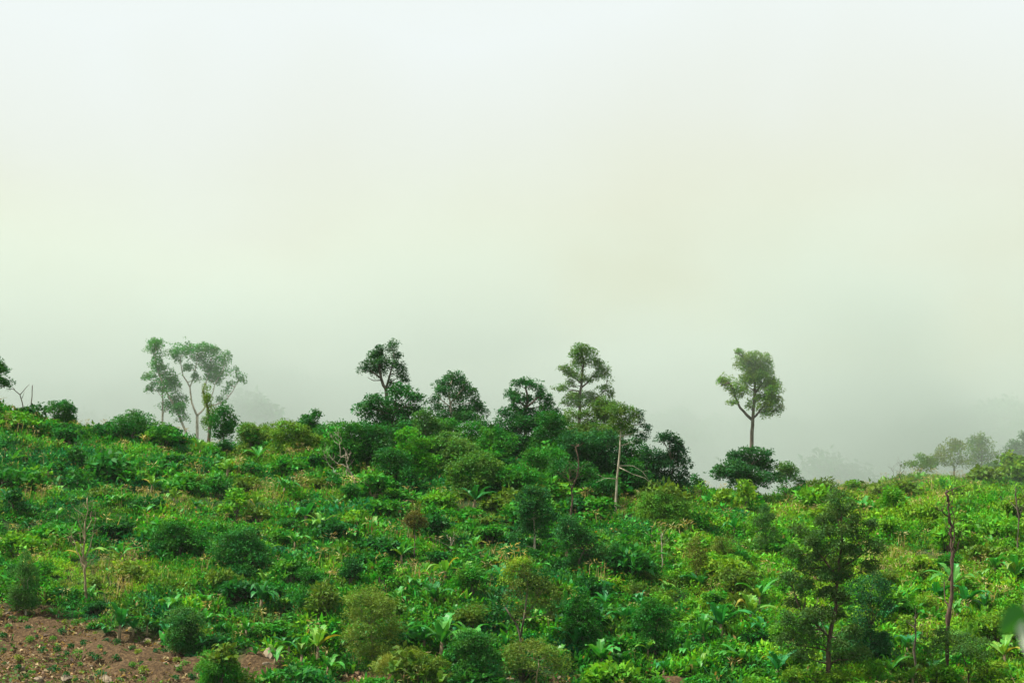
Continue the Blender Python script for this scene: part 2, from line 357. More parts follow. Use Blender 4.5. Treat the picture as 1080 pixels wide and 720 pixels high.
# --- ridge, left to right
tree('dark_tree', 'dark rounded tree cut off by the left edge on the ridge', 'tree', (-6,445), 262, [(-8,386,13,8),(1,393,8,8),(6,406,8,4),(-8,404,10,6)], DK, trunk_w=.28, land='the cut-off tree on the ridge end')
tree('misty_tree', 'tall airy tree with a pale forked trunk on the left ridge, fading into mist', 'tree', (208,455), 291,
     [(193,371,13,8),(207,376,9,7),(216,371,8,5),(226,370,4,3),(224,378,9,6),(236,382,8,6),(212,385,7,5),(230,392,11,6),(219,388,6,5),(222,402,8,5),(200,391,5,4),(206,400,4,4),(249,391,2,2),(253,400,5,4),(243,407,5,3),(238,414,4,3),(233,423,4,3),(184,378,5,4)], DM,
     M_pale, .26, [([(208,455),(208,438)],1,.8),([(208,438),(202,424),(200,408),(193,396),(190,380)],.65),([(208,438),(216,429),(213,412),(219,395),(222,380)],.6),([(216,429),(222,418),(226,405),(236,390)],.45),([(222,428),(236,424),(246,412),(252,402)],.4),([(200,408),(206,390),(208,378)],.4)], L=.33, dens=.8, land='the airy pale-trunked ridge tree', k=8)
tree('misty_tree', 'leaning slender tree with layered dark crown left of the pale forked tree', 'tree', (192,455), 288,
     [(164,366,8,5),(158,369,5,3),(166,375,6,5),(165,385,6,4),(171,392,8,4),(158,398,6,3),(172,402,11,7),(182,403,6,8),(163,411,7,4),(178,413,9,6),(185,423,8,5),(176,430,8,5),(194,433,8,4),(190,441,8,5)], DM,
     M_pale, .22, [([(196,455),(186,432),(177,416),(168,396),(164,378)],1),([(171,450),(171,425),(171,408)],.8)], L=.33, dens=.85, k=8)
tree('vine_covered_snag', 'broken snag wrapped in hanging green vines beside the airy ridge tree', 'snag', (221,455), 272, [(217,416,4,6),(220,426,5,7),(224,436,6,8),(221,447,8,6)], (.06,.16,.02), M_bark, .3, [([(221,455),(219,430),(214,412)],1)], L=.28, k=6)
tree('small_tree', 'small dark upright tree on the ridge right of the vine-wrapped snag', 'small tree', (236,460), 268, [(236,437,7,7),(230,445,8,7),(240,447,9,8)], DK, trunk_w=.16)
tree('round_tree', 'dark dome-shaped tree on the ridge left of the slender leaning tree', 'tree', (141,470), 258, [(141,443,14,8),(130,451,12,8),(150,452,13,9),(140,458,18,9)], DK, trunk_w=.25, land='the dark dome tree on the ridge')
tree('round_bush', 'dark bush with gaps standing up from the left skyline', 'bush', (63,452), 262, [(57,434,7,6),(68,433,8,5),(63,440,13,6),(73,438,6,6)], DK, trunk_w=.12, land='the dark skyline bush')
tree('bare_shrub', 'small leafless shrub with thin twigs on the skyline near the left edge', 'dead shrub', (25,432), 262, [], DK, M_bark, .1, [([(25,432),(21,416),(14,410),(8,410)],1,.3),([(21,416),(27,408),(31,405)],.6,.3),([(33,432),(33,418),(34,406)],.8,.7),([(23,420),(26,413)],.5,.3),([(16,411),(12,407)],.4,.3)])
tree('mound_tree', 'olive green mounded tree on the ridge between two taller gaps', 'tree', (272,478), 260, [(265,460,14,8),(280,461,14,8),(272,468,20,8)], (.05,.14,.026), trunk_w=.2)
tree('umbrella_tree', 'flat-topped yellow-green tree in layered fans on the left ridge', 'tree', (303,485), 256, [(300,451,13,4),(290,455,12,4),(312,455,12,4),(303,459,14,4),(320,460,10,4),(330,466,9,4),(322,464,8,3)], (.06,.17,.018), trunk_w=.2, dens=.9, land='the flat yellow-green ridge tree', k=7)
tree('small_tree', 'small dark tree poking above the ridge right of the flat yellow-green one', 'small tree', (327,475), 262, [(331,440,6,4),(326,446,8,5),(322,452,8,6),(332,455,8,7)], DK, trunk_w=.15)
tree('dense_tree', 'small dense tree below the skyline gap right of the poking dark tree', 'small tree', (352,490), 258, [(345,455,10,7),(358,456,10,8),(350,465,15,9)], DM, trunk_w=.2)
tree('dense_tree', 'round-crowned tall tree rising highest from the dark ridge thicket, bare lower trunk', 'tree', (408,450), 262,
     [(401,370,5,3),(414,368,7,5),(418,377,5,3),(401,377,8,5),(392,381,8,5),(384,390,6,4),(391,388,6,4),(399,392,7,4),(412,388,9,5),(421,391,7,5),(425,397,5,5),(428,403,3,3),(411,408,3,6),(403,384,7,4)], (.02,.10,.03),
     M_bark, .32, [([(408,450),(408,425),(407,410),(402,399),(400,388),(402,374)],1),([(407,410),(411,395),(416,380)],.55),([(402,399),(392,392),(384,390)],.4),([(402,401),(394,401),(388,398)],.25)], L=.3, dens=.95, k=8, land='the tall round-crowned tree')
tree('layered_tree', 'large dark thicket tree with drooping layered foliage under the tall round crown', 'tree', (415,470), 258,
     [(424,412,9,4),(418,418,8,5),(430,418,8,4),(398,423,9,4),(388,430,9,4),(405,430,12,6),(420,431,12,6),(436,421,6,3),(443,424,5,4),(385,437,10,6),(398,442,13,7),(415,443,14,8),(435,435,9,7)], (.012,.10,.022), trunk_w=.3, L=.42, k=8, land='the dark layered ridge thicket')
tree('sprawling_tree', 'wide airy tree with pale inner branches between two taller ridge trees', 'tree', (477,465), 262,
     [(478,398,7,4),(472,403,6,4),(464,408,7,4),(486,405,7,5),(490,411,6,5),(463,414,5,3),(477,412,7,4),(495,417,7,5),(472,418,6,3),(486,421,8,5),(459,424,7,4),(463,431,8,4),(499,424,7,5),(497,433,12,7),(505,438,8,8),(487,440,10,6),(474,436,8,6),(466,441,9,6),(478,447,13,7),(499,446,10,7)], (.016,.10,.03),
     M_pale, .2, [([(477,465),(476,440),(475,425),(473,412),(477,400)],1),([(475,425),(484,415),(490,408)],.6),([(476,430),(466,422),(460,414)],.5)], L=.32, dens=.9, k=8, land='the wide airy ridge tree')
tree('open_crowned_tree', 'dark open-crowned tree left of the tallest centre tree on the ridge', 'tree', (554,462), 260,
     [(553,403,6,3),(547,408,7,4),(560,408,8,4),(571,413,4,4),(538,419,6,4),(547,423,7,5),(556,424,6,4),(568,421,6,4),(577,420,4,3),(580,427,4,4),(574,429,4,3),(540,432,5,4),(530,438,5,4),(552,437,6,4),(562,437,5,4),(575,437,7,5),(545,442,9,6),(532,444,8,6),(566,444,10,6),(584,442,9,6)], (.012,.10,.025),
     M_bark, .3, [([(554,462),(554,440),(556,425),(554,408)],1),([(555,430),(566,420),(574,414)],.5),([(555,430),(545,420),(538,417)],.5)], L=.33, dens=.9, k=8, land='the open-crowned ridge tree')
tree('tall_tiered_tree', 'tallest centre ridge tree with a pale tiered crown of separate leaf masses', 'tree', (611,470), 281,
     [(613,369,7,4),(608,376,6,4),(618,376,8,5),(612,384,8,5),(624,383,8,4),(630,389,6,4),(637,389,5,4),(641,399,3,4),(630,398,5,3),(638,395,4,4),(594,391,5,3),(602,394,6,3),(610,398,8,4),(618,402,6,3),(602,406,5,3),(588,411,6,2),(595,409,3,2),(600,421,8,3),(610,416,8,3),(598,427,5,3),(622,420,8,4),(637,412,7,3),(642,417,4,3),(628,428,9,5),(612,428,8,4)], (.05,.15,.03),
     M_bark, .3, [([(611,470),(611,440),(611,420),(613,408),(614,392),(614,374)],1),([(612,410),(620,403),(630,392)],.5),([(613,405),(604,396),(595,391)],.4),([(611,430),(624,422),(636,414)],.4)], L=.3, dens=.9, k=8, land='the tallest tiered ridge tree')
tree('broad_tree', 'broad olive tree filling the ridge below and right of the tallest tree', 'tree', (630,480), 270,
     [(628,434,9,6),(638,427,9,5),(648,430,8,4),(640,437,10,6),(632,444,10,6),(618,441,8,5),(645,446,10,6),(604,438,9,5),(600,448,10,6),(615,452,11,7)], (.045,.13,.028), trunk_w=.3, dens=.85, L=.3, k=8)
tree('slender_tree', 'very tall slender pale trunk in the centre with bare side branches and olive crown', 'tree', (649,548), None,
     [(655,433,8,4),(648,438,8,5),(662,438,9,5),(670,443,7,5),(652,445,9,5),(664,448,9,5),(655,453,8,4),(672,435,3,2,(.012,.07,.03)),(677,438,3,2,(.012,.07,.03)),(681,449,4,2,(.012,.07,.03)),(675,445,3,2,(.012,.07,.03)),(683,455,3,3,(.012,.07,.03)),(676,460,4,2,(.012,.07,.03)),(668,457,4,3,(.012,.07,.03)),(681,463,3,2,(.012,.07,.03)),(672,467,3,2,(.012,.07,.03))], (.05,.13,.03),
     M_pale, .15, [([(649,548),(650,520),(652,492),(654,470),(655,450),(656,436)],1),([(652,491),(668,491),(678,497),(686,508)],.35,.3),([(652,492),(668,500),(680,504),(691,512)],.4,.3),([(650,505),(638,504),(628,509)],.3,.3),([(655,455),(668,448),(680,446)],.35,.3),([(678,497),(684,496)],.2),([(638,504),(630,500)],.2)], L=.26, dens=.8, k=7, land='the tall slender pale trunk')
tree('leaning_dark_tree', 'dark tree with an overhanging hooked top standing last at the right of the thicket', 'tree', (705,530), 256,
     [(698,462,7,3),(706,463,7,4),(711,470,7,5),(716,479,8,6),(708,486,10,7),(721,490,7,7),(700,496,12,9),(721,503,6,6),(708,508,12,9)], (.012,.065,.03), trunk_w=.3, L=.34, dens=1.1, k=9, land='the hooked dark tree')
tree('leaning_dark_tree', 'low round dark tree directly left of the hooked dark tree', 'tree', (684,530), 256, [(680,480,8,5),(690,482,9,6),(676,490,9,7),(686,496,12,8),(682,508,14,9)], (.012,.07,.03), trunk_w=.25, L=.34, land=None)
for i, (px, py, lobs, c, lab) in enumerate([
    ((550), 492, [(545,446,12,7),(560,448,12,7),(535,454,12,8),(552,460,16,9),(570,455,10,8)], (.012,.10,.022), 'broad dark tree of the thicket below the open-crowned tree'),
    ((583), 500, [(580,447,12,7),(590,455,12,8),(575,462,14,9),(592,468,14,9)], DK, 'dark round tree of the thicket left of the tallest tree'),
    ((612), 512, [(605,468,14,8),(622,465,12,8),(612,480,17,9),(628,480,10,9)], (.014,.10,.028), 'dense dark tree of the thicket right below the tallest tree'),
    ((575), 515, [(565,482,15,8),(582,485,15,9),(572,495,17,9)], DM, 'dark green tree at the left foot of the centre thicket'),
    ((600), 522, [(595,497,14,8),(612,500,14,9)], DK, 'low dark tree at the foot of the centre thicket behind the dead snag'),
    ((643), 520, [(640,465,11,7),(650,475,11,8),(638,487,14,9),(652,492,10,8)], (.014,.09,.025), 'dark tree of the thicket directly behind the slender pale trunk'),
    ((665), 528, [(668,472,9,7),(663,485,12,8),(668,500,14,9),(650,508,12,8)], DK, 'dark tree of the thicket right of the slender pale trunk'),
    ((625), 530, [(622,508,14,7),(638,512,12,7)], DK, 'lowest dark tree at the front edge of the centre thicket'),
    ((528), 500, [(520,462,10,8),(530,470,14,9),(515,475,12,9)], DM, 'mid green tree at the left end of the centre thicket'),
    ((500), 492, [(495,455,12,7),(505,462,12,8),(490,468,12,8)], DM, 'green tree below the wide airy ridge tree'),
    ((452), 495, [(447,442,8,6),(455,452,12,8),(445,462,13,8)], (.035,.14,.03), 'olive green tree between the layered thicket and the wide airy tree'),
    ((435), 510, [(430,462,12,8),(445,470,13,8),(432,478,15,8)], MD, 'bright green round tree in front of the layered ridge thicket'),
    ((392), 500, [(385,458,14,8),(398,462,14,9),(388,472,18,9)], DK, 'dark rounded tree under the left side of the layered ridge thicket'),
    ((468), 490, [(460,452,11,7),(472,456,12,8),(462,466,12,8)], DM, 'dark green tree filling the gap below and left of the wide airy tree'),
    ((518), 480, [(512,455,9,6),(522,458,10,7),(514,468,12,8)], DK, 'dark tree closing the gap left of the open-crowned tree'),
    ((372), 500, [(368,455,9,6),(375,462,10,7),(366,470,12,8)], DM, 'green tree at the left end of the layered ridge thicket'),
    ((480), 505, [(475,465,12,7),(485,475,14,8)], (.05,.16,.03), 'yellowish tree in front of the wide airy ridge tree'),
    ((415), 520, [(410,485,14,8),(422,492,12,8)], DK, 'small dark tree downhill of the bright green round tree'),
    ((505), 525, [(500,490,20,8),(515,497,16,8),(488,497,14,7)], (.045,.16,.024), 'olive mounded tree in the open below the centre ridge'),
    ((560), 530, [(548,505,14,8),(535,500,12,7)], DM, 'low green tree left of the thicket foot'),
    ]):
    m_ = [(a, b-0, c_, d_) for a, b, c_, d_ in lobs]
    tree('dense_tree', lab, 'tree', (px, py), None, m_, c, trunk_w=.22, L=.36, dens=1.0, k=9)
tree('emergent_tree', 'lone tall tree with straight pale trunk and ragged crown on the right ridge', 'tree', (792,500), 278,
     [(778,372,3,2),(783,376,6,4),(794,380,9,5),(804,384,8,6),(790,388,7,5),(808,394,6,6),(797,392,8,6),(800,402,8,6),(767,401,7,4),(761,405,4,3),(773,408,7,5),(776,417,5,4),(772,425,5,2),(786,404,7,6),(785,416,5,5),(812,407,8,5),(818,415,7,6),(819,425,6,5),(809,420,7,5),(812,434,8,5),(801,431,7,4),(790,428,3,3),(822,432,3,4),(797,417,5,5),(794,386,12,7),(803,396,12,8),(811,412,9,7),(791,401,8,7),(806,424,9,6)], (.075,.19,.03),
     M_bark, .38, [([(792,500),(792,478),(793,456),(794,441),(795,425),(796,400),(786,380),(777,372)],1,.2),([(793,442),(785,434),(778,424),(774,412),(768,404)],.6),([(794,441),(800,435),(808,425)],.5),([(796,415),(806,402)],.4)], L=.3, dens=1.0, k=8, land='the lone tall tree')
tree('thicket_tree', 'dark leafy thicket tree around the foot of the lone tall tree', 'tree', (786,520), 262, [(787,480,9,5),(778,486,9,6),(800,478,8,4),(806,484,7,5),(793,490,13,7),(770,493,11,6),(758,500,9,5),(808,495,10,7),(782,500,16,7),(812,478,4,2)], (.014,.09,.028), trunk_w=.22, L=.38, land='the thicket round the lone tree')
tree('small_tree', 'small rounded sapling right of the thicket at the lone tree', 'small tree', (829,518), 266, [(829,494,6,4),(825,500,6,5),(834,499,6,5)], (.04,.14,.03), trunk_w=.1, dens=.8)
tree('small_bush', 'tiny dark bush on the low skyline right of the small sapling', 'bush', (848,520), 266, [(845,512,5,4),(851,514,4,3)], DK, trunk_w=.08)
tree('small_bush', 'tiny dark bush on the skyline gap left of the lone tree thicket', 'bush', (735,522), 262, [(733,508,4,4),(738,513,5,4)], DK, trunk_w=.08)
tree('misty_tree', 'low layered tree fading in mist at the left of the right ridge trees', 'tree', (968,506), 282, [(960,491,8,3),(972,486,8,4),(984,489,6,4),(975,494,9,4)], (.06,.16,.03), trunk_w=.15, dens=.7)
tree('misty_tree', 'rounded olive tree fading in mist on the right ridge', 'tree', (1008,510), 290, [(1003,472,7,5),(998,480,9,6),(1012,477,9,6),(992,487,9,5),(1008,488,12,7)], (.09,.17,.03), trunk_w=.22, dens=.65, land='the rounded misty tree')
tree('misty_tree', 'taller misty tree with two heads right of the rounded olive one', 'tree', (1034,510), 294, [(1028,468,7,5),(1037,467,8,5),(1040,476,9,6),(1048,482,6,5),(1028,480,10,6),(1034,490,13,6)], (.07,.17,.03), trunk_w=.22, dens=.65)
tree('misty_tree', 'dim misty tree cut off by the right edge on the ridge', 'tree', (1074,510), 294, [(1080,466,8,6),(1072,476,9,6),(1078,484,12,8),(1068,488,8,6)], (.035,.13,.04), trunk_w=.22)
tree('small_bush', 'small dark bush between the two-headed misty tree and the right edge', 'bush', (1050,505), 284, [(1048,492,8,3),(1058,496,7,3)], (.03,.12,.03), trunk_w=.08)
# --- on the slope
tree('upright_tree', 'dark upright tree in the middle of the slope on a short pale trunk', 'tree', (565,590), None, [(560,520,9,5),(568,526,9,6),(553,533,9,6),(566,538,10,6),(578,542,7,5),(556,546,9,6),(568,554,10,6),(558,562,9,6),(545,572,9,6),(577,566,7,5)], (.014,.10,.03), M_pale, .16, [([(565,590),(564,565),(563,530)],1)], L=.27, dens=1.0, k=9, land='the dark upright tree in mid slope')
tree('airy_tree', 'airy olive tree draped in yellow-green creeper with visible grey forking branches', 'tree', (549,692), None,
     [(548,592,8,3,(.12,.24,.02)),(538,600,8,4,(.11,.22,.02)),(560,600,7,6),(552,608,8,6),(534,612,7,5,(.08,.2,.02)),(565,616,8,6),(575,622,8,6),(585,632,7,6),(545,622,8,6),(558,632,9,6),(570,640,9,7),(538,632,7,6),(552,648,8,6),(582,646,6,5)], (.055,.12,.022),
     M_bark, .15, [([(549,692),(549,672),(543,655),(533,640)],1),([(549,672),(553,650),(556,625),(556,605)],.8),([(553,650),(565,635),(572,622)],.5)], L=.22, dens=.55, k=8, land='the airy creeper-draped tree')
tree('twin_crowned_tree', 'dark broad tree right of the upright tree, its crown in two halves', 'tree', (608,608), None, [(600,552,10,6),(592,562,8,7),(608,562,10,7),(600,576,11,8),(618,570,10,7),(628,580,12,8),(645,582,9,6),(615,590,14,8),(635,593,12,7)], (.014,.10,.026), trunk_w=.22, L=.28, dens=1.0, k=9, land='the broad two-part dark tree')
tree('round_tree', 'big round dark green tree alone on the left of the slope', 'tree', (252,612), None, [(240,570,12,7),(256,568,12,7),(270,578,11,7),(230,582,10,7),(250,584,16,9),(272,592,12,8),(240,596,14,7)], (.012,.11,.02), trunk_w=.22, L=.27, k=9, land='the big round dark tree')
tree('broad_shade_tree', 'low spreading dark tree above and left of the big round dark tree', 'tree', (190,590), None, [(180,562,13,6),(195,566,14,6),(205,573,12,5),(170,570,10,5)], DK, trunk_w=.18, L=.28)
tree('conical_tree', 'dark pointed tree with ragged sides in the lower centre', 'tree', (615,690), None, [(612,630,7,6),(606,642,9,6),(619,643,8,6),(612,653,12,7),(604,664,10,7),(622,664,10,7)], DK, trunk_w=.16, L=.24, land='the dark pointed tree')
tree('feathery_tree', 'dense feathery olive bamboo-like clump near the bottom left of centre', 'bamboo clump', (392,706), None, [(390,628,12,8),(380,638,12,9),(400,640,12,9),(374,652,12,9),(390,655,14,11),(406,655,12,9),(382,670,14,10),(402,672,14,10),(415,668,8,8),(380,690,13,9),(396,692,14,9),(410,688,11,8),(370,675,8,8)], (.075,.16,.03), M_tan, .12, L=.27, dens=.75, k=9, flat=.4, up=.2, land='the feathery olive clump')
tree('feathery_tree', 'wide feathery olive clump low at the bottom centre', 'bamboo clump', (565,735), None, [(545,690,13,8),(562,686,13,8),(580,692,13,8),(550,705,16,9),(575,707,16,9),(595,702,9,8)], (.07,.15,.028), M_tan, .12, L=.27, dens=.75, k=9, flat=.4, up=.3)
tree('leafy_tree', 'leafy dark tree at the bottom centre left of the wide olive clump', 'tree', (502,735), None, [(495,675,11,7),(510,678,11,8),(488,688,11,8),(503,692,13,9),(518,697,10,9),(498,706,14,8)], (.02,.12,.022), trunk_w=.16, L=.26, land='the leafy bottom-centre tree')
tree('feathery_tree', 'low yellow-olive clump right beneath the tall feathery one', 'bamboo clump', (425,722), None, [(415,698,12,7),(430,694,12,8),(442,702,10,7),(402,706,9,7)], (.1,.17,.03), M_tan, .1, L=.19, k=11, flat=.32, up=.3)
tree('parasol_tree', 'small parasol-shaped dark brown tree on a thin stalk in mid slope', 'small tree', (437,594), None, [(437,546,8,4),(431,552,6,4),(443,552,6,4),(437,556,6,3)], (.06,.075,.022), M_bark, .09, L=.22, land='the brown parasol tree')
tree('small_tree', 'upright bushy little tree with pale trunk above the soil bank', 'small tree', (27,648), None, [(28,592,7,7),(22,604,8,7),(33,606,8,7),(28,618,10,8),(20,626,9,6)], (.03,.12,.028), M_pale, .14, L=.2, dens=.8, flat=.35, up=.3, land='the little tree above the soil bank')
tree('big_airy_tree', 'biggest slope tree, dark ragged crown reaching the bottom at lower right', 'tree', (873,728), None,
     [(886,524,9,6),(878,533,8,6),(894,537,8,6),(884,546,11,6),(900,552,10,6),(872,553,9,6),(866,565,11,7),(888,562,12,7),(904,568,10,6),(855,575,10,6),(878,578,13,7),(898,584,12,7),(862,590,13,7),(884,598,13,8),(847,598,9,6),(868,608,13,7),(893,612,11,6),(852,622,11,6),(876,628,13,6),(890,636,9,6),
      (838,640,9,7),(850,650,12,8),(842,664,12,8),(866,650,10,6),(882,652,11,7),(856,676,11,6),(880,682,11,8),(896,670,10,8),(886,700,12,8),(842,562,8,6),(834,585,9,6),(830,612,10,7),(916,556,8,5),(922,580,9,6),(826,655,9,7),(830,678,10,7),(908,690,10,7),(848,692,11,7),(916,600,9,6)], (.032,.10,.028),
     M_dark, .26, [([(873,728),(874,700),(875,672),(882,640),(884,610),(888,575),(887,535)],1,.25),([(884,610),(868,590),(858,575)],.45),([(875,672),(858,655),(845,645)],.4),([(886,600),(904,588),(918,578)],.45)], L=.23, dens=.95, k=9, land='the biggest slope tree')
tree('leafy_tree', 'dense teal-dark tree tucked against the right of the biggest slope tree', 'tree', (918,705), None, [(905,622,11,7),(920,614,11,7),(933,624,10,7),(912,636,12,8),(930,640,11,8),(905,652,11,8),(920,656,11,8),(912,670,9,7)], (.012,.085,.032), trunk_w=.2, L=.22, dens=.75, k=9, land='the teal-dark tree')
tree('spreading_tree', 'low flat spreading tree near the bottom right corner with a thin dark stem', 'small tree', (1024,728), None, [(985,674,11,5),(1000,672,12,6),(1018,677,13,6),(1034,682,12,6),(995,684,13,6),(1015,690,14,6),(1035,694,9,5)], (.03,.105,.028), M_dark, .1, L=.19, dens=.6, k=8, land='the flat spreading tree')
tree('spindly_tree', 'spindly olive tree, left of a matching pair in the right centre', 'small tree', (735,615), None, [(733,576,7,6),(730,588,8,6),(738,590,7,6),(734,602,8,6)], (.07,.13,.025), M_bark, .09, L=.2, dens=.6)
tree('spindly_tree', 'spindly olive tree, right of a matching pair in the right centre', 'small tree', (761,605), None, [(762,573,9,5),(756,581,7,5),(768,583,7,5),(762,591,6,5)], (.075,.14,.025), M_bark, .09, L=.2, dens=.6, land='the spindly olive pair')
tree('thin_tree', 'thin dark tree leaning beside the bare dark gap in the right middle', 'small tree', (808,590), None, [(806,540,6,5),(812,550,7,5),(803,556,7,6),(812,565,9,6),(806,577,10,6)], (.025,.10,.028), M_dark, .1, L=.2, dens=.7, land='the thin dark tree')
tree('low_tree', 'low dark tree in the lower right centre behind broad banana leaves', 'tree', (690,690), None, [(686,640,9,6),(697,648,9,7),(682,655,12,8),(696,662,12,8),(684,672,10,7)], DK, trunk_w=.14, L=.23, land='the low dark centre-right tree')
tree('mound_tree', 'wide flat-domed green tree in the right of centre below the slender trunk', 'tree', (712,562), None, [(690,528,13,5),(706,530,14,5),(722,535,12,5),(700,540,16,6),(684,540,10,6)], (.05,.17,.022), trunk_w=.16, L=.26)
tree('mound_tree', 'dark bush-like tree straight left of the feathery olive clump', 'tree', (335,650), None, [(322,610,12,6),(335,615,12,7),(345,622,10,7),(330,628,14,7)], DK, trunk_w=.14, L=.24)
tree('mound_tree', 'bright rounded bush-like tree at the bottom left in front of the soil', 'tree', (232,732), None, [(222,698,12,6),(238,696,12,6),(230,705,18,8),(247,708,8,7)], (.03,.19,.022), trunk_w=.1, L=.2, land='the bright bush by the soil bank')
tree('mound_tree', 'dark leafy mound between the soil bank and the bright bush', 'tree', (200,690), None, [(190,650,12,7),(203,656,12,8),(195,668,13,8)], (.02,.11,.026), trunk_w=.1, L=.21)

# --- dead and bare trees (trunk plus branches as parts)
def dead(name, label, stems, w, mat, land=None, Y=None, group=None):
    g = np.random.default_rng(int(stems[0][0][0]*7)); b = hit(*stems[0][0]) if Y is None else None
    if b is None: b = at(*stems[0][0], Y); b[2] = Hs(b[0], Y)
    Y = b[1]; root = empty(name, b); tag(root, label, 'dead tree', group)
    if land: LAND.append((stems[0][0][0], np.mean([q[1] for q in stems[0]]), land))
    for i, st in enumerate(stems):
        P = np.array([at(px, py, Y)-b for px, py in st]); P[:, 1] += 0 if i == 0 else np.linspace(0, g.normal()*.8, len(P))
        if i == 0: P[0][2] = -.3
        PP = []
        for j in range(len(P)-1): PP += [P[j], (P[j]*.6+P[j+1]*.4)+g.normal(size=3)*.1, (P[j]*.25+P[j+1]*.75)+g.normal(size=3)*.08]
        PP.append(P[-1]); PP = np.array(PP); w0 = w*(1 if i == 0 else .5 if i < 3 else .36); rd = np.linspace(w0, w0*(.45 if i == 0 else .25), len(PP))*(1+.22*g.normal(size=len(PP)))
        items = [(PP, np.maximum(rd, .012))]
        for _ in range(8 if len(st) > 2 else 3):
            j = g.integers(len(PP)//2, len(PP)); e = PP[j]+np.array([g.normal()*.7, g.normal()*.5, .3+.9*g.random()]); items.append((wobble(PP[j], e, 4, .05, g), [w0*.3, w0*.2, w0*.15, .01]))
        link('trunk' if i == 0 else 'branch', tubes_mesh('dead_wood', items, mat, 8), root)
dead('dead_tree', 'tall dark bare twin-stemmed dead trunk at the lower right', [[(998,724),(999,690),(1000,650),(1004,625),(1004,600),(1003,575),(1004,555),(1001,540),(1000,528),(999,518)],[(1001,612),(1005,590),(1006,570),(1006,548),(1003,535)],[(1003,552),(997,543),(992,538),(986,536)],[(1006,588),(1010,575),(1014,566),(1013,556)],[(1001,640),(998,628),(1000,612)],[(1003,558),(998,556)]], .2, M_dark, 'the tall dark dead trunk')
dead('dead_tree', 'short straight grey dead trunk left of the tall dark twin-stemmed one', [[(965,716),(965,695),(966,670),(965,650)],[(966,665),(962,655)]], .14, M_bark, 'the short grey dead trunk')
dead('dead_tree', 'thin brown dead tree near the right edge above the banana clump', [[(1074,598),(1073,570),(1075,545),(1072,528),(1071,515)],[(1075,545),(1079,535),(1080,524)],[(1073,538),(1068,528)]], .13, M_bark, 'the dead tree by the right edge')
dead('dead_tree', 'leafless pale tree with many upswept branches on the lower left grass', [[(90,638),(90,620),(89,600),(88,585),(90,565),(91,545),(92,525)],[(89,600),(84,588),(78,575),(72,562)],[(90,590),(95,575),(97,560),(99,545)],[(89,572),(84,555),(80,540)],[(89,592),(86,578),(83,562)],[(91,560),(95,548),(94,535)],[(90,598),(97,590),(102,586)],[(78,575),(75,568),(76,556)]], .13, M_tan, 'the leafless pale tree')
dead('dead_tree', 'dead forked snag in front of the centre thicket', [[(602,560),(602,540),(603,520),(606,508),(610,495),(609,478),(610,468)],[(603,518),(600,508),(594,500)],[(604,512),(601,502),(601,494)],[(606,508),(611,500)],[(602,535),(599,525)]], .13, M_dark, 'the dead forked snag')
dead('dead_tree', 'pale bleached branching dead tree below the left ridge', [[(377,522),(374,508),(370,498),(367,492),(366,480),(362,472)],[(370,498),(362,490),(356,488),(352,485)],[(366,480),(359,482),(358,470),(360,462),(352,455)],[(356,500),(349,492),(343,484),(341,474)],[(358,470),(352,464),(349,460)],[(367,490),(366,500),(366,512)]], .13, M_pale, 'the bleached dead tree')
dead('dead_stump', 'brown broken stump with one pale leaning limb below the bleached dead tree', [[(393,536),(393,528),(394,522)],[(393,524),(389,514),(385,508)]], .22, M_tan, 'the broken brown stump')
dead('bare_sapling', 'thin leafless sapling on the misty right skyline', [[(947,520),(948,508),(949,498),(951,490)],[(948,508),(943,500),(941,494)],[(949,502),(954,494),(955,488)]], .06, M_bark, 'the thin skyline sapling')
dead('bare_pole', 'straight pale dead pole in the right middle left of the spindly pair', [[(698,604),(698,585),(699,562)],[(699,575),(697,568)]], .06, M_pale, None)
dead('bare_pole', 'pale dead pole in mid slope right of the brown parasol tree', [[(475,594),(475,582),(475,566)],[(475,575),(478,569)]], .06, M_pale, None)
dead('bare_pole', 'slim brown dead pole standing among leaves at upper left of the slope', [[(107,499),(106,488),(103,478)],[(106,488),(109,478)]], .07, M_tan, None)
dead('antler_branch', 'bleached antler-shaped dead tree inside the biggest slope tree', [[(876,700),(875,684),(874,671)],[(874,671),(868,660),(864,650),(860,641)],[(874,671),(879,662),(880,653),(878,648)],[(874,671),(867,671),(861,668)],[(875,672),(882,672),(887,676)],[(880,655),(884,650)]], .1, M_pale, None)

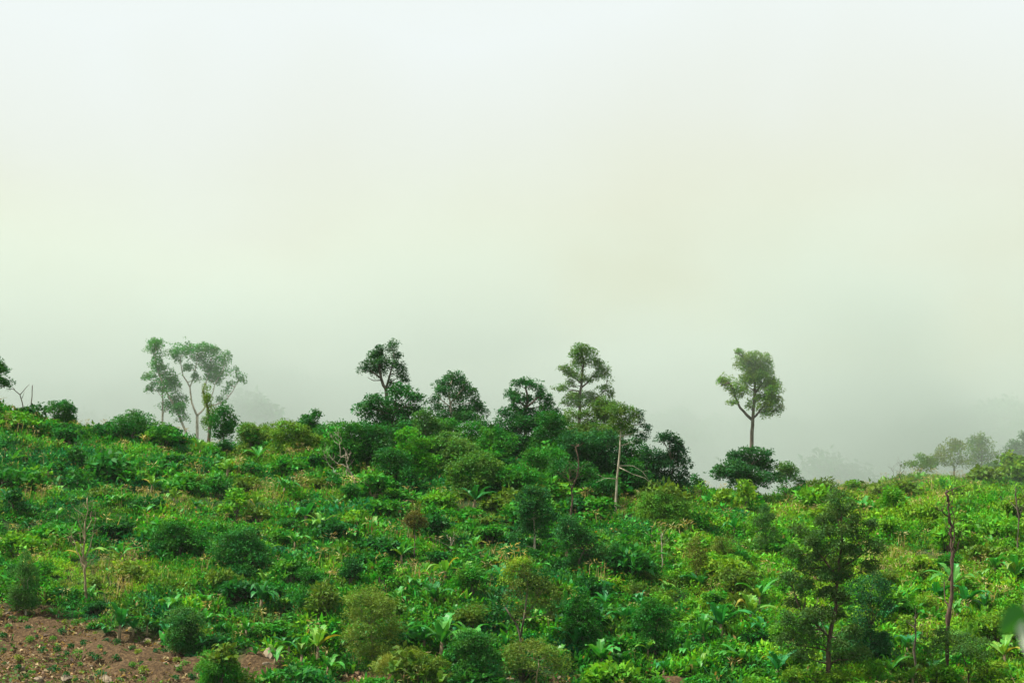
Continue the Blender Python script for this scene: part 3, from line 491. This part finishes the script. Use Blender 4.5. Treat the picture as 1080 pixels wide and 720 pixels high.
# ------------------------------------------------------------------ copies: banana plants and bushes
def banana_proto(i):
    g = np.random.default_rng(100+i); root = empty('banana_plant', (0, 0, 0)); h = .4+.6*g.random()
    link('stem', tubes_mesh('banana_stem', [([(0,0,-.2),(.02,0,h*.5),(0,.03,h)], [.13,.11,.07])], M_tan, 8), root)
    n = int(g.integers(6, 10))
    for k in range(n):
        az = k*2.4+g.random()*.5; L = 1.5+.8*g.random(); W = .42+.16*g.random(); lift = .65+.75*g.random(); dr = .25+.45*g.random(); sg = 7; t = np.linspace(0, 1, sg+1)
        d = np.array([math.cos(az), math.sin(az), 0]); s = np.array([-d[1], d[0], 0]); Q = []; T = []
        ps = [np.array([0, 0, h-.1])+d*L*a*math.cos(lift)*(1+.2*a)+np.array([0, 0, L*(math.sin(lift)*a-dr*a*a*a)]) for a in t]; w = [W*.5*min(1, a*5)*(1-a**5)**.5+.012 for a in t]
        up = np.array([0, 0, 1.0])
        for j in range(sg):
            for sd in (-1, 1):
                tear = 1-.35*(g.random() < .25); b0 = ps[j]; b1 = ps[j+1]; o0 = b0+sd*s*w[j]*tear+up*w[j]*.35; o1 = b1+sd*s*w[j+1]*tear+up*w[j+1]*.35
                Q.append([b0, o0, o1, b1] if sd > 0 else [b0, b1, o1, o0]); T.append(np.array([1, 1, 1])*(.85+.3*g.random()))
            r = .022; Q.append([ps[j]-s*r+up*.012, ps[j]+s*r+up*.012, ps[j+1]+s*r+up*.012, ps[j+1]-s*r+up*.012]); T.append(np.array([2.0, 1.5, 2.0]))
        T = np.array(T)
        if g.random() < .06: T = T*np.array([2.4, .9, .8])
        link('leaf', quadmesh('banana_leaf', np.array(Q), T, M_gloss), root)
    return root
def bush_proto(i):
    g = np.random.default_rng(200+i); root = empty('bush', (0, 0, 0)); kind = i % 8
    L, flat, up, dens, k, wx, wz, nl = [(.30,.6,.4,.9,9,1.25,.9,7), (.22,.7,.4,1.0,10,1.0,1.3,8), (.42,.45,.3,.8,7,1.1,1.0,6), (.26,.3,.2,.8,9,.8,1.6,7), (.26,.65,.6,1.1,8,1.5,.55,9), (.34,.5,.3,.6,6,1.6,.8,9), (.24,.6,.4,1.0,8,.7,1.5,5), (.3,.5,.4,.5,7,1.1,.8,5)][kind]
    Qs = []; Ts = []; items = []
    for j in range(nl):
        a = j*2.4+g.random(); rr = .75*math.sqrt(j/nl)*(.7+.6*g.random()); c = np.array([rr*math.cos(a)*wx, rr*math.sin(a)*wx, (.6+.6*g.random()-.35*rr)*wz]); r = .3+.38*g.random()
        q, t = lumpy(c, (r*1.1, r, r*(.5 if kind == 4 else .8)), L, dens, .5, flat, g, k, up); Qs.append(q); Ts.append(t)
        items.append((wobble(np.array([0, 0, -.2]), c, 4, .05, g), [.05, .04, .03, .01]))
    for j in range(10 if kind in (2, 5, 7) else 4):
        q = tmpl_ribs(g, 7, .8, .12 if kind != 7 else .2, 1.0, .5, .05)+np.array([g.normal()*.55*wx, g.normal()*.5, (.4+.5*g.random())*wz]); Qs.append(q); Ts.append(np.ones((len(q), 3))*(.9+.5*g.random()))
    link('stem', tubes_mesh('bush_stem', items, M_bark, 5), root); link('foliage', quadmesh('bush_foliage', np.concatenate(Qs), np.concatenate(Ts), M_leaf), root)
    return root
def kids(o): return [c for c in COL.objects if c.parent == o]
def copy_tree(root, ch):
    r = root.copy(); COL.objects.link(r)
    for c in ch:
        d = c.copy(); COL.objects.link(d); d.parent = r
    return r
DIRS = ['right of', 'uphill right of', 'uphill of', 'uphill left of', 'left of', 'downhill left of', 'downhill of', 'downhill right of']
used = set()
def place_label(size, colw, noun, px, py):
    near = sorted(LAND, key=lambda l: (l[0]-px)**2+(l[1]-py)**2)[:5]
    for l in near:
        dx, dy = px-l[0], l[1]-py; d = math.hypot(dx, dy); k = int(round(math.atan2(dy, dx)/(math.pi/4))) % 8
        w = 'close ' if d < 28 else '' if d < 60 else 'well '
        for s in ([f'{size} {colw} {noun} {w}{DIRS[k]} {l[2]}']):
            if len(s.split()) <= 16 and s not in used: used.add(s); return s
    l = near[0]; 
    for o in ('next', 'third', 'fourth', 'fifth', 'sixth'):
        s = f'{o} {size} {colw} {noun} {w}{DIRS[k]} {near[4][2]}'
        if s not in used: used.add(s); return s
    return s
_pts = []
def far_enough(x, y, d):
    return all((x-a)**2+((y-b)*.8)**2 > d*d for a, b in _pts)
bp = [banana_proto(i) for i in range(6)]; bk = [kids(o) for o in bp]; bused = [False]*6
spots = [(272,486,1.3),(322,552,1.3),(300,520,1),(110,668,1.1),(125,672,1.2),(140,668,1.2),(155,665,1.1),(172,668,1.2),(185,672,1),(45,640,.8),(60,648,.8),(305,690,1.2),(318,700,1.1),(335,694,1.3),(345,710,1),(290,700,.9),
  (975,640,1.2),(990,632,1.1),(1005,625,1.1),(1020,640,1),(960,628,1.1),(985,655,1.1),(1040,645,.9),(1010,650,1),(1072,618,1.3),(465,690,1.5),(640,640,1.2),(660,660,1.3),(605,685,1.1),(636,700,1.2),(655,702,1.2),(585,700,1),(725,695,1.4),(783,700,1.5),(762,672,1.3),(820,712,1.1),(790,660,1.2),
  (600,590,1.2),(587,575,1.1),(440,620,.9),(420,640,1),(430,655,1),(340,560,1),(355,535,1),(160,515,.8),(185,500,1),(150,545,.9),(60,545,.8),(395,560,.9),(230,560,.9),(500,535,1.1),(595,520,1.2),(700,575,1.2),(660,590,1.1),(640,560,.9),(760,540,.9),(820,540,1),(850,550,.9),(775,560,1),(715,600,1),(740,620,1.1),(680,600,1),(805,505,1.1),(870,515,.9),(930,660,1),(955,690,.9),(940,710,1),(1060,700,1),(1050,600,1),(205,620,.8),(275,640,1),(215,640,.9),(260,670,1),(460,640,1),(480,650,1),(520,600,1),(500,580,.9),(545,560,.8),(380,600,.9),(400,610,.9),(370,575,1),(10,530,.8),(30,560,.8),(240,500,1),(210,480,1),(345,590,1),(310,600,1),(300,640,.9),(270,690,.8),(840,600,.9),(820,620,1),(800,640,1.1),(830,690,1),(700,710,1.2),(675,640,1.1),(565,660,1),(520,640,1)]
gz = np.random.default_rng(3); ex = []; t0_ = 0
while len(ex) < 130 and t0_ < 5000:
    t0_ += 1; px = gz.uniform(-10, 1090); py = gz.uniform(470, 722); w_ = .35+.65*(fbm(np.array([px/90.]), np.array([py/45.]), 7, 2)[0] > .5)+.2*(py > 600)
    if gz.random() > w_ or any((px-a)**2+((py-b)*1.6)**2 < 420 for a, b, c in spots+ex): continue
    bb = hit(px, py)
    if float(soilmask(bb[0], bb[1])) > .3 or abs(proj(bb)[1]-py) > 4: continue
    ex.append((px, py, .6+.45*gz.random()))
spots += ex
for px, py, s in spots:
    b = hit(px, py+5); k = int(gz.integers(6))
    if not bused[k]: r = bp[k]; bused[k] = True; ch = bk[k]
    else: r = copy_tree(bp[k], bk[k]); ch = list(r.children)
    r.location = [float(v) for v in b]; sc = s*(.6+.65*gz.random())*1.2; r.scale = (sc, sc, sc*1.05); r.rotation_euler = (gz.normal()*.08, gz.normal()*.08, gz.random()*6.28)
    cw, c = [('bright green', (.05,.27,.035)), ('bluish green', (.02,.2,.045)), ('yellow-green', (.12,.32,.04)), ('deep green', (.02,.16,.03))][int(gz.choice(4, p=[.4,.25,.2,.15]))]
    for q in ch: q.color = (*c, 1) if q.name.startswith('leaf') else (1, 1, 1, 1)
    ql, qm = proj(np.array(r.location)+[0, 0, 1.2]); _pts.append((b[0], b[1]))
    tag(r, place_label('small' if sc < .98 else 'large' if sc > 1.4 else 'middling', cw, 'banana plant', ql, qm), 'banana plant', 'banana plants scattered over the slope')
for k in range(6):
    if not bused[k]:
        for c in bk[k]: bpy.data.objects.remove(c)
        bpy.data.objects.remove(bp[k])
up_ = [bush_proto(i) for i in range(16)]; uk = [kids(o) for o in up_]; uu = [False]*16; nb = 0; tries = 0
while nb < 285 and tries < 9000:
    tries += 1; px = gz.uniform(-15, 1095); py = gz.uniform(440, 735); b = hit(px, py)
    q = proj(b); 
    if abs(q[1]-py) > 4 or float(soilmask(b[0], b[1])) > .3 or not far_enough(b[0], b[1], 2.2) or (985 < px < 1018 and 500 < py < 560): continue
    if any(abs(px-a) < c and abs(py-bb) < d for a, bb, c, d in ((125,612,60,16),(968,592,50,12))) and gz.random() < .8: continue
    _pts.append((b[0], b[1])); nb += 1; k = int(gz.integers(16))
    if not uu[k]: r = up_[k]; uu[k] = True; ch = uk[k]
    else: r = copy_tree(up_[k], uk[k]); ch = list(r.children)
    sc = .95+1.15*gz.random()**1.8+(.3 if py < 560 else 0); r.location = [float(v) for v in b]; zz = sc*(.75+.6*gz.random()); r.scale = (sc*1.15, sc*1.15, zz); r.rotation_euler = (0, 0, gz.random()*6.28)
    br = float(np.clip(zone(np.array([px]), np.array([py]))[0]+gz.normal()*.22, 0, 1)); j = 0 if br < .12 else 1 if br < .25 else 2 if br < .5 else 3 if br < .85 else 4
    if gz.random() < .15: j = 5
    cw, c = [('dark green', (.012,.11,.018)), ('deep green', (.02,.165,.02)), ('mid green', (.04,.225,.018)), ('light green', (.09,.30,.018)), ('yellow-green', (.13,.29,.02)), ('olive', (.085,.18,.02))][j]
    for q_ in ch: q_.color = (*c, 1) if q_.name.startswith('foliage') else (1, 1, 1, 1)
    q = proj(b+np.array([0, 0, sc]))
    tag(r, place_label('small' if sc < 1.2 else 'large' if sc > 1.7 else 'middling', cw, 'bush', *q), 'bush', 'bushes scattered over the slope')

# ------------------------------------------------------------------ soil bank: rocks and seedlings
LAND2 = [(20,690,'the left end of the soil bank'),(60,670,'the middle of the soil bank'),(110,690,'the lower soil bank'),(150,705,'the right part of the soil bank'),(190,700,'the right end of the soil bank'),(285,695,'the soil patch between banana clumps')]
def rock(px, py, s, label):
    g = np.random.default_rng(int(px*3+py)); b = hit(px, py); import bmesh
    bm = bmesh.new(); bmesh.ops.create_icosphere(bm, subdivisions=3, radius=1); off = g.normal(size=3)*3
    planes = unit(g.normal(size=(9, 3))); dd = .45+.35*g.random(9)
    for v in bm.verts:
        p = np.array(v.co); 
        for n_, d_ in zip(planes, dd):
            e = p@n_-d_
            if e > 0: p = p-n_*e*.99
        v.co = Vector(p*np.array([s*1.3, s, s*.8]))
    me = bpy.data.meshes.new('rock'); bm.to_mesh(me); bm.free(); me.materials.append(M_rock); o = link('rock', me); o.location = [float(v) for v in b+np.array([0, 0, s*.02])]
    o.rotation_euler = (0, 0, g.random()*6); tag(o, label, 'rock', 'rocks on the soil bank')
rock(286, 694, 1.15, 'largest pale brown rock, ridged, half buried between two banana clumps')
for px, py, s, lb in [(281,703,.5,'flat pale rock just below the largest ridged rock'),(112,717,.6,'whitish jagged rock at the bottom edge of the soil bank'),(70,716,.55,'yellowish rock at the bottom edge left of the whitish jagged one'),(172,702,.45,'pale rock beside the yellow flowering weed'),(178,690,.28,'small upright pale rock near the right end of the soil'),
    (188,705,.5,'slanted pale slab left of the bright rounded bush'),(40,718,.5,'brownish rock at the bottom edge near the left corner'),(24,706,.4,'long pale rock shard low on the left soil'),(62,692,.2,'tiny pale stone in the centre of the soil bank'),(205,716,.4,'pale rock at the foot of the bright rounded bush'),
    (150,678,.3,'small brown rock below the banana row'),(155,676,.4,'bigger brown rock below the right end of the banana row'),(295,716,.4,'yellowish rock at the bottom below the largest rock'),(306,719,.3,'small rounded rock at the bottom edge under banana leaves'),(22,656,.25,'small pale stone high on the left soil'),(96,702,.18,'tiny pale stone right of the soil centre'),(130,708,.22,'small stone right above the whitish jagged rock'),(538,717,.35,'pale rock at the bottom edge of the centre'),(590,716,.3,'small pale rock beneath the wide olive clump'),(8,648,.3,'pale stone at the top left corner of the soil')]:
    rock(px, py, s, lb)
def debris():
    g = np.random.default_rng(8); n = 60000; x = g.uniform(-62, 30, n); y = g.uniform(165, 205, n); m = soilmask(x, y); k = m > g.random(n)*.9+.1; x = x[k]; y = y[k]; n = len(x); P = np.stack([x, y, H(x, y)+.03], 1)
    pt = fbm(x/1.6, y/1.6, 12, 3); D = unit(g.normal(size=(n, 3))*[1, .7, .45]+[0, 0, .15]); l = .15+.45*g.random(n)**2
    Q = leaves(P, D, unit(g.normal(size=(n, 3))+[0, -.5, 1]), l, l*(.25+.4*g.random(n)), .3)
    pal = np.array([(.30,.22,.11), (.17,.11,.06), (.07,.045,.03), (.05,.14,.02), (.10,.20,.025), (.38,.30,.17)]); w_ = g.random(n)
    ix = np.where(w_ < .25, 0, np.where(w_ < .55, 1, np.where(w_ < .8, 2, 5))); ix = np.where((pt > .52) & (g.random(n) < .75), g.integers(3, 5, n), ix)
    tag(link('litter', quadmesh('litter', Q, pal[ix]*(.6+.8*g.random((n, 1))), M_grass)), 'dry stalks, leaf litter and weed sprouts strewn over the bare soil bank', 'litter', kind='stuff')
debris()
def seed_proto(i):
    g = np.random.default_rng(300+i); q, t = lumpy(np.array([0, 0, .28]), (.32, .32, .3), .16, 1.0, .5, .6, g, 7); me = quadmesh('seedling', q, t, M_leaf); return me
sm = [seed_proto(i) for i in range(4)]; n_ = 0; t_ = 0; sp = []
while n_ < 60 and t_ < 4000:
    t_ += 1; px = gz.uniform(0, 215); py = gz.uniform(648, 722); b = hit(px, py)
    if float(soilmask(b[0], b[1])) < .5 or any((px-a)**2+(py-c)**2 < 60 for a, c in sp): continue
    sp.append((px, py)); o = link('seedling', sm[n_ % 4]); n_ += 1; s = .6+.9*gz.random(); o.location = [float(v) for v in b]; o.scale = (s, s, s); o.rotation_euler = (0, 0, gz.random()*6)
    cw, c = [('dark', (.014,.11,.026)), ('bright', (.06,.22,.03)), ('yellowish', (.14,.24,.03))][int(gz.choice(3, p=[.65,.25,.1]))]; o.color = (*c, 1)
    LL, LAND = LAND, LAND2+[(x_, y_, w_) for x_, y_, w_ in LAND if w_ in ('the bright bush by the soil bank', 'the little tree above the soil bank')]
    tag(o, place_label('tiny' if s < .85 else 'small' if s < 1.15 else 'larger', cw, 'seedling', px, py), 'seedling', 'seedlings on the bare soil bank'); LAND = LL

# ------------------------------------------------------------------ foreground sapling beside the camera, one leaf reaching into view
def near_plant():
    b = np.array([1.78, 6.0, Hs(1.78, 6.0)]); root = tag(empty('sapling', b), 'blurred close green leaf and pale stem of a sapling at the right edge', 'sapling')
    top = at(1086, 640, 6.0)-b; st = np.array([top[0]-.005, 0, top[2]])
    link('stem', tubes_mesh('sapling_stem', [([(0,0,-.1),(.02,.02,.6),(-.01,0,1.2),tuple(st),tuple(st+[.05,.02,.35])], [.014,.012,.01,.008,.005])], M_pale, 8), root)
    g = np.random.default_rng(1)
    specs = [(at(1086,645,6)-b, at(1050,664,6.0)-b, .09), (at(1072,640,6.01)-b, at(1083,692,6.0)-b, .028)]
    for k in range(12):
        z = .5+1.4*k/12; a = g.random()*3.0-1.5; specs.append((np.array([0, 0, z]), np.array([.05+.16*abs(math.cos(a)), .16*math.sin(a), z-.02]), .07))
    for i, (p0, p1, w) in enumerate(specs):
        d = p1-p0; L = np.linalg.norm(d); d = d/L; s = np.cross(d, [0, 1, .35]); s /= np.linalg.norm(s); nn = np.cross(s, d); Q = []; T = []; t = np.linspace(0, 1, 9); W = [w*.5*math.sin(math.pi*min(1, a**.8))**.8+.001 if 0 < a < 1 else .001 for a in t]; P = [p0+d*L*a-nn*.03*a*a for a in t]
        c = (.04,.2,.03) if i != 1 else (.55,.62,.5)
        for j in range(8):
            for sd in (-1, 1):
                o0 = P[j]+sd*s*W[j]+nn*W[j]*.3; o1 = P[j+1]+sd*s*W[j+1]+nn*W[j+1]*.3; Q.append([P[j], o0, o1, P[j+1]]); T.append(c)
        for j in range(8):
            Q.append([P[j]-s*.0012+nn*.001, P[j]+s*.0012+nn*.001, P[j+1]+s*.0012+nn*.001, P[j+1]-s*.0012+nn*.001]); T.append((.2,.4,.12))
        link('leaf', quadmesh('sapling_leaf', np.array(Q), np.array(T), M_gloss), root)
near_plant()

# ------------------------------------------------------------------ air: even haze and the cloud bank behind the ridge
def box(name, lo, hi):
    x0, y0, z0 = lo; x1, y1, z1 = hi; V = [(x, y, z) for z in (z0, z1) for y in (y0, y1) for x in (x0, x1)]
    F = [(0,2,3,1),(4,5,7,6),(0,1,5,4),(2,6,7,3),(0,4,6,2),(1,3,7,5)]; me = bpy.data.meshes.new(name); me.from_pydata(V, [], F); me.update(); return me
HAZE = .00004
if HAZE:
    m, nt, out = newmat('haze_air'); v = N(nt, 'ShaderNodeVolumePrincipled', Density=HAZE, Anisotropy=.3); v.inputs['Color'].default_value = (.93,.97,.95,1); nt.links.new(v.outputs[0], out.inputs['Volume'])
    me = box('haze', (-950, -65, -40), (950, 3050, 130)); me.materials.append(m); tag(link('haze', me), 'thin pale haze filling the air over the hillside', 'haze', kind='stuff')
MIST = .055
if MIST:
    m, nt, out = newmat('cloud_mist'); L = nt.links.new; geo = N(nt, 'ShaderNodeNewGeometry'); sx = N(nt, 'ShaderNodeSeparateXYZ'); L(geo.outputs['Position'], sx.inputs[0])
    mp = N(nt, 'ShaderNodeMapping'); mp.inputs['Scale'].default_value = (.022, .022, .04); L(geo.outputs['Position'], mp.inputs[0]); no = N(nt, 'ShaderNodeTexNoise', Scale=1.0, Detail=2.0); L(mp.outputs[0], no.inputs['Vector'])
    a = N(nt, 'ShaderNodeMapRange', interpolation_type='SMOOTHSTEP'); xo_ = N(nt, 'ShaderNodeMath', operation='MULTIPLY_ADD'); xo_.inputs[1].default_value = -.0009; L(sx.outputs['X'], xo_.inputs[0]); L(no.outputs['Fac'], xo_.inputs[2]); L(xo_.outputs[0], a.inputs['Value']); a.inputs['From Min'].default_value = .43; a.inputs['From Max'].default_value = .58; a.inputs['To Min'].default_value = .22; a.inputs['To Max'].default_value = 1
    b = N(nt, 'ShaderNodeMapRange', interpolation_type='SMOOTHSTEP'); xm_ = N(nt, 'ShaderNodeMath', operation='MAXIMUM'); xm_.inputs[1].default_value = 0; L(sx.outputs['X'], xm_.inputs[0]); xs_ = N(nt, 'ShaderNodeMath', operation='MULTIPLY_ADD'); xs_.inputs[1].default_value = .42; L(xm_.outputs[0], xs_.inputs[0]); L(sx.outputs['Y'], xs_.inputs[2]); L(xs_.outputs[0], b.inputs['Value']); b.inputs['From Min'].default_value = 268; b.inputs['From Max'].default_value = 330
    c = N(nt, 'ShaderNodeMapRange', interpolation_type='SMOOTHSTEP'); L(sx.outputs['Z'], c.inputs['Value']); c.inputs['From Min'].default_value = 78; c.inputs['From Max'].default_value = 14; 
    m1 = N(nt, 'ShaderNodeMath', operation='MULTIPLY'); m2 = N(nt, 'ShaderNodeMath', operation='MULTIPLY'); m3 = N(nt, 'ShaderNodeMath', operation='MULTIPLY'); m3.inputs[1].default_value = MIST
    L(a.outputs[0], m1.inputs[0]); L(b.outputs[0], m1.inputs[1]); L(m1.outputs[0], m2.inputs[0]); L(c.outputs[0], m2.inputs[1]); L(m2.outputs[0], m3.inputs[0])
    v = N(nt, 'ShaderNodeVolumePrincipled', Anisotropy=.2); v.inputs['Color'].default_value = (.675,.745,.70,1); L(m3.outputs[0], v.inputs['Density']); L(v.outputs[0], out.inputs['Volume'])
    me = box('mist', (-220, 236, -30), (220, 420, 80)); me.materials.append(m); tag(link('mist', me), 'drifting bank of pale green-grey cloud behind the ridge', 'mist', kind='stuff')
    m.cycles.volume_step_rate = 1.0 if hasattr(m.cycles, 'volume_step_rate') else 1

# ------------------------------------------------------------------ sky, sun, camera
SUN_EL, SUN_AZ = R(56), R(-95)      # azimuth from +Y towards +X
w = bpy.data.worlds.new('World'); S.world = w; w.use_nodes = True; nt = w.node_tree; nt.nodes.clear(); L = nt.links.new
wo = nt.nodes.new('ShaderNodeOutputWorld'); sky = N(nt, 'ShaderNodeTexSky', sky_type='NISHITA', sun_disc=False, sun_elevation=SUN_EL, sun_rotation=SUN_AZ)
b1 = N(nt, 'ShaderNodeBackground', Strength=.08); L(sky.outputs[0], b1.inputs[0])
tc = N(nt, 'ShaderNodeTexCoord'); sp_ = N(nt, 'ShaderNodeSeparateXYZ'); L(tc.outputs['Generated'], sp_.inputs[0])
no = N(nt, 'ShaderNodeTexNoise', Scale=4.0, Detail=3.0, Roughness=.5); L(tc.outputs['Generated'], no.inputs['Vector'])
ad = N(nt, 'ShaderNodeMath', operation='MULTIPLY_ADD'); L(no.outputs['Fac'], ad.inputs[0]); ad.inputs[1].default_value = .17; L(sp_.outputs['Z'], ad.inputs[2])
mr = N(nt, 'ShaderNodeMapRange'); L(ad.outputs[0], mr.inputs['Value']); mr.inputs['From Min'].default_value = .085; mr.inputs['From Max'].default_value = .375
cr = N(nt, 'ShaderNodeValToRGB'); L(mr.outputs[0], cr.inputs[0]); e = cr.color_ramp.elements
stops = [(0, (.40,.48,.44)), (.2, (.50,.565,.45)), (.38, (.67,.68,.47)), (.58, (.77,.785,.62)), (.78, (.81,.85,.76)), (1, (.86,.915,.885))]
e[0].position = 0; e[0].color = (*stops[0][1], 1); e[1].position = 1; e[1].color = (*stops[-1][1], 1)
for p_, c_ in stops[1:-1]: e.new(p_).color = (*c_, 1)
b2 = N(nt, 'ShaderNodeBackground', Strength=.66); L(cr.outputs[0], b2.inputs[0])
ms = N(nt, 'ShaderNodeMixShader', Fac=.93); L(b1.outputs[0], ms.inputs[1]); L(b2.outputs[0], ms.inputs[2]); L(ms.outputs[0], wo.inputs[0])
sl = bpy.data.lights.new('sun', 'SUN'); sl.energy = 5.0; sl.angle = R(3); sl.color = (1, .96, .86); so = bpy.data.objects.new('sun', sl); COL.objects.link(so)
dv = Vector((math.sin(SUN_AZ)*math.cos(SUN_EL), math.cos(SUN_AZ)*math.cos(SUN_EL), math.sin(SUN_EL))); so.rotation_euler = dv.to_track_quat('Z', 'Y').to_euler(); so.location = dv*200
cam = bpy.data.cameras.new('camera'); cam.sensor_width = 36; cam.lens = 18/math.tan(HF/2); cam.clip_start = .1; cam.clip_end = 8000
cam.dof.use_dof = True; cam.dof.focus_distance = 225; cam.dof.aperture_fstop = 2.2
co = bpy.data.objects.new('camera', cam); COL.objects.link(co); co.rotation_euler = (R(90)+PITCH, 0, 0); S.camera = co
S.view_settings.view_transform = 'Standard'; S.view_settings.look = 'None'; S.view_settings.exposure = .7; S.view_settings.gamma = 1
cy = S.cycles; S.render.engine = 'CYCLES'; cy.use_denoising = True; cy.max_bounces = 6; cy.diffuse_bounces = 3; cy.glossy_bounces = 2; cy.transmission_bounces = 3; cy.volume_bounces = 2; cy.volume_max_steps = 64; cy.volume_step_rate = 1.0; cy.use_fast_gi = False
